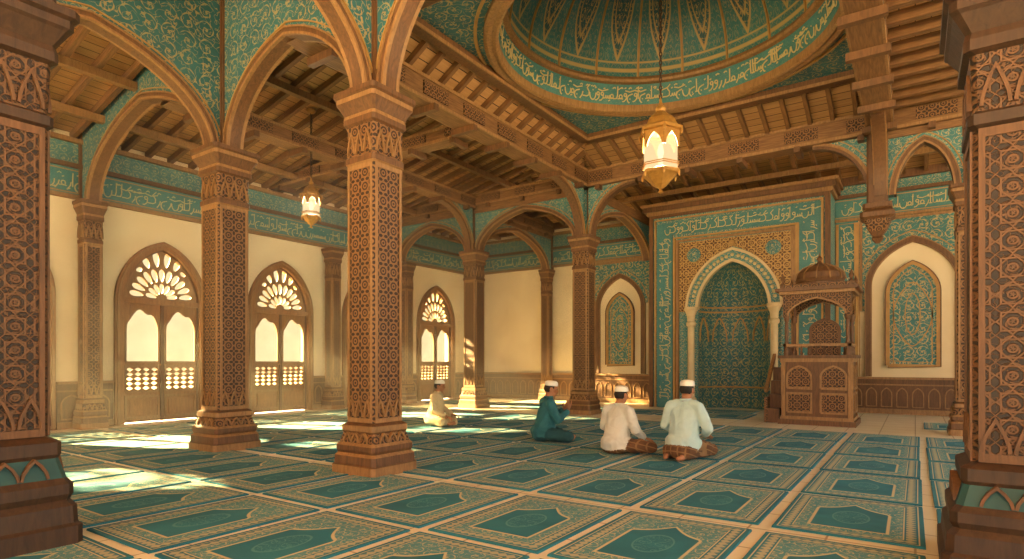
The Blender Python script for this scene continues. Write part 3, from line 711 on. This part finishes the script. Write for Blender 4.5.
# ------------------------------------------------------------------ minbar
def minbar(cx,cy):
    b=MB(); W,Dp=.58,.5
    T=Matrix.Translation((cx,cy,0))
    def bx(x0,x1,y0,y1,z0,z1,m): b.box(x0,x1,y0,y1,z0,z1,m,T)
    bx(-W-.08,W+.08,-Dp-.08,Dp+.08,0,.1,'wood'); bx(-W-.04,W+.04,-Dp-.04,Dp+.04,.1,.16,'wood_light')
    bx(-W,W,-Dp,Dp,.16,1.2,'wood'); bx(-W-.04,W+.04,-Dp-.04,Dp+.04,1.2,1.27,'wood_light'); bx(-W-.08,W+.08,-Dp-.08,Dp+.08,1.27,1.33,'wood')
    for U in ((1,0,0),(0,1,0),(-1,0,0),(0,-1,0)):
        N=Vector(U).cross(ZV); hw=W if abs(U[0]) else Dp; o=Dp if abs(U[0]) else W
        X=frm(Vector((cx,cy,0))+N*o,U)
        for s in (-1,1):
            b.box(hw-.05 if s>0 else -hw,hw if s>0 else -hw+.05,.16,1.2,0,.03,'wood_light',X)
            c=s*hw/2; w=hw*.36
            b.box(c-w,c+w,.24,.6,.0,.012,'carved',X); b.ribbon([(c-w,.24),(c-w,.6),(c+w,.6),(c+w,.24),(c-w,.24)],-.018,.018,0,.03,'wood_light',X)
            P=[(c-w,.7)]+arch(w,.93,1.12,12,.3,c)+[(c+w,.7)]
            b.plate(P,[],.02,'carved',X@Matrix.Translation((0,0,.008))); b.ribbon(P+[P[0]],-.018,.018,0,.035,'wood_light',X)
        b.box(-hw,hw,1.5,1.55,-.06,0,'wood_light',X)
        n=9
        for i in range(n):
            xx=-hw+2*hw*(i+.5)/n; b.rev([(.012,0),(.025,.04),(.012,.09),(.022,.13),(.012,.17)],8,'wood',X@Matrix.Translation((xx,1.33,-.03))@Matrix.Rotation(-pi/2,4,'X'))
        A=arch(hw-.09,2.1,2.42,16,.35); b.plate([(-hw,2.06),(-hw+.09,2.06)]+A+[(hw-.09,2.06),(hw,2.06),(hw,2.5),(-hw,2.5)],[],.05,'carved',X@Matrix.Translation((0,0,-.04)))
        b.ribbon(A,-.012,.02,-.02,.012,'wood_light',X)
        for i in range(7):
            xx=-hw+2*hw*(i+.5)/7; b.ribbon(arch(hw/7*.9,2.5,2.62,6,.5,xx),-.01,.012,0,.05,'wood',X)
    for sx in (-1,1):
        for sy in (-1,1):
            b.rev([(.055,1.33),(.055,1.42),(.035,1.46),(.045,1.56),(.03,1.6),(.036,1.8),(.03,1.98),(.05,2.02),(.055,2.12),(.04,2.14),(.04,2.5)],12,'wood',T@Matrix.Translation((sx*(W-.06),sy*(Dp-.06),0)))
    bx(-W-.06,W+.06,-Dp-.06,Dp+.06,2.5,2.56,'wood_light'); bx(-W-.12,W+.12,-Dp-.12,Dp+.12,2.56,2.62,'wood'); bx(-W-.04,W+.04,-Dp-.04,Dp+.04,2.62,2.69,'carved')
    for sx in (-1,1):
        for sy in (-1,1): b.rev([(.05,2.62),(.05,2.7),(.02,2.74),(.045,2.8),(.001,2.92)],10,'wood',T@Matrix.Translation((sx*(W-.0),sy*(Dp-.0),0)))
    b.rev([(.46,2.66),(.46,2.74),(.42,2.76),(.45,2.82),(.42,2.93),(.31,3.03),(.15,3.1),(.05,3.14),(.03,3.18),(.055,3.22),(.03,3.26),(.012,3.28),(.001,3.36)],24,'wood',T)
    for i in range(12):
        a=2*pi*i/12; pp=[(.462,2.8),(.43,2.93),(.315,3.035),(.15,3.11)]
        for j in range(3): b.beam((cx+pp[j][0]*math.cos(a),cy+pp[j][0]*math.sin(a),pp[j][1]),(cx+pp[j+1][0]*math.cos(a),cy+pp[j+1][0]*math.sin(a),pp[j+1][1]),.02,.02,'wood_light')
    X=frm((cx+.05,cy+Dp-.12,0),(1,0,0)); P=[(-.25,1.33)]+arch(.25,1.85,2.05,12,.3)+[(.25,1.33)]
    b.plate(P,[],.05,'carved',X); b.ribbon(P,-.02,.03,-.03,.05,'wood',X)
    for k in range(4): bx(-W-.32,-W-.08,-Dp+.12+k*.22,Dp,0,.28+k*.27,'wood')
    bx(-W-.36,-W-.3,-Dp+.1,Dp,0,.5,'carved')
    b.beam((cx-W-.33,cy-Dp+.1,.62),(cx-W-.33,cy+Dp,1.35),.06,.07,'wood_light')
    for k in range(6):
        yy=-Dp+.14+k*.17; b.beam((cx-W-.33,cy+yy,.4),(cx-W-.33,cy+yy,.66+k*.115),.04,.04,'wood')
    b.obj('minbar_pulpit')
minbar(-1.55,12.95)
# ------------------------------------------------------------------ lanterns
def lantern(x,y,z0,h,r,ztop,power):
    e=bpy.data.objects.new('hanging_lantern',None); COL.objects.link(e); e.location=(x,y,z0)
    PI=Matrix.Translation((-x,-y,-z0))
    b=MB(); T=Matrix.Translation((x,y,z0)); R=lambda rr:rr*r
    b.rev([(.001,0),(.04*r/.3,.02*h),(.015,.05*h),(.07*r/.3,.075*h),(.1*r/.3,.09*h),(R(.5),.13*h),(R(.72),.18*h),(R(.84),.2*h),(R(.84),.23*h),(R(.78),.24*h)],6,'brass',T)
    b.rev([(R(.8),.62*h),(R(1.0),.63*h),(R(1.0),.66*h),(R(.84),.67*h),(R(.74),.7*h),(R(.62),.76*h),(R(.5),.79*h),(R(.36),.81*h),(R(.2),.85*h),(R(.24),.87*h),(R(.24),.885*h),(R(.1),.92*h),(R(.06),.96*h),(.01,1.0*h)],6,'brass',T)
    o=Vector((x,y,z0))
    for i in range(6):
        a=2*pi*i/6; a2=a+2*pi/6; p=Vector((math.cos(a),math.sin(a),0))*r*.84; p2=Vector((math.cos(a2),math.sin(a2),0))*r*.84
        b.beam(o+p+ZV*.22*h,o+p+ZV*.63*h,.035,.035,'brass')
        for k in (.28,.30): b.beam(o+p+ZV*k*h,o+p2+ZV*k*h,.012,.012,'brass')
        c=(p+p2)/2; X=frm(o+c,(p2-p)); w=(p2-p).length/2
        b.plate([(-w,.46*h),(-w*.78,.46*h)]+arch(w*.78,.46*h,.59*h,10,.4)+[(w*.78,.46*h),(w,.46*h),(w,.63*h),(-w,.63*h)],[],.015,'brass',X)
        b.ell(p*1.14+o+ZV*.61*h,(.02,.02,.05),'brass'); b.ell(p*1.0+o+ZV*.19*h,(.018,.018,.05),'brass')
        b.beam(o+c+ZV*.24*h,o+c+ZV*.55*h,.012,.012,'brass')
        b.beam(o+p*.9+ZV*.66*h,o+p*.62+ZV*.77*h,.02,.02,'wood')
    f=b.obj('lantern_frame'); f.parent=e; f.matrix_parent_inverse=PI
    b=MB(); b.rev([(R(.77),.24*h),(R(.77),.62*h)],6,'lantern_glass',T); g=b.obj('lantern_pane'); g.parent=e; g.matrix_parent_inverse=PI
    b=MB(); b.rev([(.03,.25*h),(.03,.36*h),(.035,.38*h),(.05,.43*h),(.035,.49*h),(.001,.53*h)],12,'bulb',T); g=b.obj('lamp_flame'); g.parent=e; g.matrix_parent_inverse=PI
    b=MB(); z=z0+h-.02; k=0
    while z<ztop:
        X=Matrix.Translation((x,y,z))@Matrix.Rotation(pi/2*(k%2),4,'Z'); pts=[(.018*math.cos(t),.04*math.sin(t)) for t in [2*pi*i/10 for i in range(11)]]
        b.ribbon(pts,-.006,.006,-.006,.006,'wood_dark',X@Matrix(((1,0,0,0),(0,0,1,0),(0,1,0,.03),(0,0,0,1)))); z+=.062;k+=1
    b.rev([(.001,ztop+.02),(.09,ztop),(.07,ztop-.05),(.001,ztop-.08)],12,'brass',Matrix.Translation((x,y,0)))
    c=b.obj('chain'); c.parent=e; c.matrix_parent_inverse=PI
    l=bpy.data.lights.new('lantern_light','POINT'); l.energy=power; l.color=(1,.85,.63); l.shadow_soft_size=.12
    lo=bpy.data.objects.new('lantern_light',l); COL.objects.link(lo); lo.parent=e; lo.location=(0,0,.45*h)
lantern(-3.08,8.35,3.66,1.42,.33,zb+.48+H-.05,480)
lantern(-9.5,7.1,3.75,.98,.2,6.0,300)
lantern(-2.2,1.2,4.3,1.2,.33,6.6,170)  # this lantern and the next two are unseen, added as interior fill light
lantern(-7.0,-1.0,4.3,1.2,.33,6.6,170)  # added out of view, fill for the left side
lantern(3.4,8.0,3.9,1.2,.33,5.6,150)  # added out of view, fill from the right aisle
# ------------------------------------------------------------------ people
def remesh(b,vox,smooth,label=None,disp=0.0):
    ob=b.obj('tmp'); md=ob.modifiers.new('r','REMESH'); md.mode='VOXEL'; md.voxel_size=vox; md.adaptivity=0
    ms=ob.modifiers.new('s','SMOOTH'); ms.factor=.5; ms.iterations=smooth
    dg=bpy.context.evaluated_depsgraph_get(); me=bpy.data.meshes.new_from_object(ob.evaluated_get(dg)); bpy.data.objects.remove(ob)
    if disp:
        ns=[v.normal.copy() for v in me.vertices]
        for v,n in zip(me.vertices,ns):
            q=Vector((v.co.x*9,v.co.y*9,v.co.z*3.5)); r=1-abs(mnoise.noise(q))*2; v.co+=n*disp*(r*.8-.4+.4*mnoise.noise(q*2.3))
    me.materials.clear(); names=[]
    for p in me.polygons:
        l=label(p.center) if label else b.mats[0]
        if l not in names: names.append(l); me.materials.append(M[l])
        p.material_index=names.index(l); p.use_smooth=True
    return me
def segd(p,a,c):
    d=c-a; t=max(0,min(1,(p-a).dot(d)/max(d.length_squared,1e-9))); return (p-a-d*t).length,t
def hand(c,fwd,palmdown,side,curl=.5):
    b=MB(); f=Vector(fwd).normalized(); n=Vector(palmdown); n=(n-f*n.dot(f)).normalized(); s=f.cross(n)*side
    c=Vector(c)
    P=lambda a,t,d:c+f*a+s*t+n*d
    for t in (-.028,-.01,.01,.028): b.capsule(P(0.005,t*.6,0),P(.085,t,0),.014,.0125)
    L=[.062,.072,.078,.07]
    for i,t in enumerate((-.033,-.011,.011,.032)):
        l=L[i]; p=P(.085,t,0); ang=0
        for k,fr in enumerate((.45,.32,.23)):
            ang+=curl*(.35+.25*k); q=p+(f*math.cos(ang)+n*math.sin(ang)+s*(t*1.2))*l*fr*1.15; b.capsule(p,q,.0092-.001*k,.0085-.001*k); p=q
    p=P(.025,.03,.005); q=p+(f*.6+s*.75+n*.25).normalized()*.038; b.capsule(p,q,.013,.0105); r=q+(f*.9+s*.25+n*.3).normalized()*.03; b.capsule(q,r,.0105,.009); b.capsule(r,r+(f).normalized()*.016,.009,.0075)
    return b
def person(x,y,rot,H,pose,shirt,low,headyaw=0,headpitch=0):
    e=bpy.data.objects.new('seated_man',None); COL.objects.link(e)
    V=Vector
    if pose=='kneel':
        pz=.22; hip=[V((s*.1,-.02,.19)) for s in(-1,1)]; knee=[V((s*.17,.38,.09)) for s in(-1,1)]; ank=[V((s*.13,-.14,.065)) for s in(-1,1)]; toe=[V((s*.08,-.27,.04)) for s in(-1,1)]
    else:
        pz=.15; hip=[V((s*.11,0,.13)) for s in(-1,1)]; knee=[V((s*.36,.25,.10)) for s in(-1,1)]; ank=[V((-s*.05,.36-.06*s,.065)) for s in(-1,1)]; toe=[V((-s*.22,.30-.05*s,.05)) for s in(-1,1)]
    lean=.06
    hd=V((0,lean+.045,pz+.635))
    sh=[V((s*.175,lean-.015,pz+.435)) for s in(-1,1)]
    if pose=='kneel': el=[V((s*.27,.07,pz+.17)) for s in(-1,1)]; wr=[V((s*.15,.26,pz+.075)) for s in(-1,1)]
    elif pose=='dua': el=[V((s*.22,.14,pz+.18)) for s in(-1,1)]; wr=[V((s*.085,.33,pz+.30)) for s in(-1,1)]
    else: el=[V((s*.265,.07,pz+.18)) for s in(-1,1)]; wr=[V((s*.22,.28,pz+.06)) for s in(-1,1)]
    bones=[];b=MB()
    def bone(a,c,r0,r1,l): b.capsule(a,c,r0,r1,'skin'); bones.append((a,c,r0,r1,l))
    keys=[(0,.19,.165),(.1,.182,.152),(.2,.178,.14),(.3,.184,.13),(.38,.186,.112),(.43,.14,.09)]
    NT=18
    for i in range(NT):
        t=.43*i/(NT-1)
        for a,c in zip(keys,keys[1:]):
            if a[0]<=t<=c[0]+1e-6: f=(t-a[0])/(c[0]-a[0]); rx=a[1]+(c[1]-a[1])*f; ry=a[2]+(c[2]-a[2])*f; break
        z=pz+t; cy=lean*t/.36; b.ell((0,cy,z),(rx,ry,.06),'skin')
        if i%3==0: bones.append((V((-rx*.3,cy,z)),V((rx*.3,cy,z)),ry,ry,shirt))
    for s in (-1,1): b.capsule((s*.03,lean-.0,pz+.48),(s*.18,lean-.015,pz+.44),.05,.066); bones.append((V((s*.03,lean,pz+.475)),V((s*.17,lean-.015,pz+.44)),.05,.066,shirt))
    bone(V((0,lean+.005,pz+.46)),hd,.056,.05,'skin')
    for i,s in enumerate((-1,1)):
        bone(sh[i],el[i],.072,.062,shirt); bone(el[i],el[i]+(wr[i]-el[i])*.86,.062,.046,shirt); bone(wr[i]-(wr[i]-el[i])*.14,wr[i]+(wr[i]-el[i])*.04,.03,.026,'skin')
        bone(hip[i],knee[i],.11,.08,low); bone(knee[i],ank[i],.075,.05,low); bone(ank[i],toe[i],.04,.03,'skin')
    if pose=='kneel':
        b.ell((0,.18,.11),(.17,.24,.1)); bones.append((V((0,.05,.1)),V((0,.35,.1)),.12,.1,low)); b.ell((0,-.07,.12),(.21,.17,.12)); bones.append((V((-.1,-.1,.06)),V((.1,-.1,.06)),.13,.13,low))
    else:
        b.ell((0,.17,.08),(.26,.2,.075)); bones.append((V((-.15,.2,.07)),V((.15,.2,.07)),.09,.09,low)); b.ell((0,-.02,.09),(.21,.16,.1)); bones.append((V((-.1,-.04,.03)),V((.1,-.04,.03)),.1,.1,low))
    def lab(p):
        best=None;bd=9
        for a,c,r0,r1,l in bones:
            d,t=segd(p,a,c); d-=r0+(r1-r0)*t
            if d<bd: bd=d;best=l
        if best=='skin' and p.z>pz+.34 and p.z<pz+.5 and abs(p.x)<.2 and p.y<.2: best=shirt
        return best
    b.ell((0,-.02,pz+.0),(.205,.175,.12))
    bones.append((V((-.06,-.02,pz+.03)),V((.06,-.02,pz+.03)),.15,.15,shirt))
    me=remesh(b,.012,4,lab,.013)
    for v in me.vertices:
        if v.co.z<.004: v.co.z=.004
    body=bpy.data.objects.new('body',me); COL.objects.link(body); body.parent=e
    RH=Matrix.Translation(hd)@Matrix.Rotation(headyaw,4,'Z')@Matrix.Rotation(headpitch,4,'X')
    h=MB(); h.ell((0,-.008,.03),(.072,.092,.088)); h.ell((0,.025,-.045),(.054,.064,.062)); h.ell((0,.055,-.085),(.028,.028,.024))
    h.capsule((0,.088,.012),(0,.106,-.022),.008,.014); h.ell((.0,.088,-.055),(.024,.012,.007)); h.ell((0,.086,-.067),(.02,.012,.007)); h.ell((0,.086,.036),(.048,.01,.009))
    for s in (-1,1): h.ell((s*.074,-.005,-.008),(.013,.024,.036)); h.ell((s*.04,.068,-.02),(.02,.02,.018))
    h.capsule((0,-.01,-.13),(0,-.012,-.04),.052,.052)
    h.ell((0,-.028,.01),(.077,.08,.083))
    def hl(p):
        if abs(p.x)>.074 and p.z<.035 and p.y>-.03: return 'skin'
        if p.z>-.052 and p.y<-.025: return 'hair'
        if p.y<.03 and p.z>.012: return 'hair'
        return 'skin'
    hm=remesh(h,.0055,3,hl); hm.transform(RH); ho=bpy.data.objects.new('head',hm); COL.objects.link(ho); ho.parent=e
    q=MB()
    for s in (-1,1): q.ell((s*.032,.083,.012),(.011,.008,.006),'dark_eye',RH); q.capsule((s*.018,.093,.033),(s*.048,.082,.034),.0045,.003,'hair',8,RH)
    q.obj('eyes',parent=e)
    q=MB(); CX=RH@Matrix.Translation((0,-.008,.05))@Matrix.Rotation(.1,4,'X')@Matrix.Diagonal((1,1.18,1,1))
    q.rev([(.080,0),(.083,.004),(.083,.02),(.081,.045),(.074,.062),(.056,.074),(.03,.08),(.001,.082)],28,'cap_white',CX)
    q.obj('cap',parent=e,smooth=True)
    q=MB(); q.rev([(.058,0),(.068,-.004),(.066,.026),(.06,.028),(.056,.0)],20,shirt,Matrix.Translation((0,lean+.006,pz+.505))@Matrix.Diagonal((1.02,1.05,1,1))); q.obj('collar',parent=e,smooth=True)
    for i,s in enumerate((-1,1)):
        if pose=='dua': hb=hand(wr[i],(-s*.05,.45,.85),(-s*.25,-.8,.3),s,.3)
        elif pose=='kneel': hb=hand(wr[i],(-s*.1,.95,-.25),(0,0,-1),-s,.55)
        else: hb=hand(wr[i],(s*.25,.9,-.3),(0,0,-1),-s,.6)
        hm=remesh(hb,.004,1); o=bpy.data.objects.new('hand_%d'%(i+1),hm); COL.objects.link(o); o.parent=e
        q=MB(); d=(wr[i]-el[i]).normalized(); 
        XX=d.to_track_quat('Z','Y').to_matrix().to_4x4(); XX.translation=wr[i]-d*.05
        q.rev([(.036,.035),(.046,.035),(.05,.0),(.046,-.03)],16,shirt,XX); q.obj('cuff_%d'%(i+1),parent=e,smooth=True)
    top=hd.z+.135; k=H/top
    e.location=(x,y,.014); e.rotation_euler=(0,0,rot); e.scale=(k*1.06,k*1.06,k)
    return e
person(-7.45,8.3,-1.15,.86,'cross','shirt_cream','shirt_cream',0,-.12)
person(-4.62,7.6,-.75,.91,'dua','shirt_teal','trouser_teal',-.1,-.22)
person(-3.22,7.1,-.3,.88,'cross','shirt_white','sarong',0,-.12)
person(-2.35,7.15,-.15,.97,'kneel','shirt_mint','sarong',0,-.15)
# ------------------------------------------------------------------ light, camera
sc=bpy.context.scene
g=G('shaft_haze'); g.n.remove(g.b); vsn=g.n.new('ShaderNodeVolumeScatter'); vsn.inputs['Color'].default_value=(1,.92,.76,1); vsn.inputs['Density'].default_value=.02; vsn.inputs['Anisotropy'].default_value=.1
g.l.new(vsn.outputs[0],g.out.inputs['Volume']); M['shaft_haze']=g.m
b=MB(); b.box(XL+.02,-6.6,-1.5,YB-.02,.02,5.2,'shaft_haze'); b.obj('shaft_haze')  # bounded haze volume added on the door side so the light shafts show
w=bpy.data.worlds.new('World'); sc.world=w; w.use_nodes=True; bg=w.node_tree.nodes['Background']; bg.inputs[0].default_value=(1,.91,.75,1); bg.inputs[1].default_value=2.0
s=bpy.data.lights.new('sun','SUN'); s.energy=150; s.color=(1,.84,.56); s.angle=.02
so=bpy.data.objects.new('sun',s); COL.objects.link(so); so.rotation_euler=Vector((.84,.30,-.40)).to_track_quat('-Z','Y').to_euler()
cam=bpy.data.cameras.new('camera'); co=bpy.data.objects.new('camera',cam); COL.objects.link(co); sc.camera=co
co.location=(0,0,1.2); co.rotation_euler=(pi/2,0,math.radians(34.4)); cam.sensor_width=36; cam.lens=36*589/1024; cam.shift_y=(362-279.5)/1024; cam.clip_start=.05
sc.view_settings.view_transform='Standard'; sc.view_settings.exposure=0.25
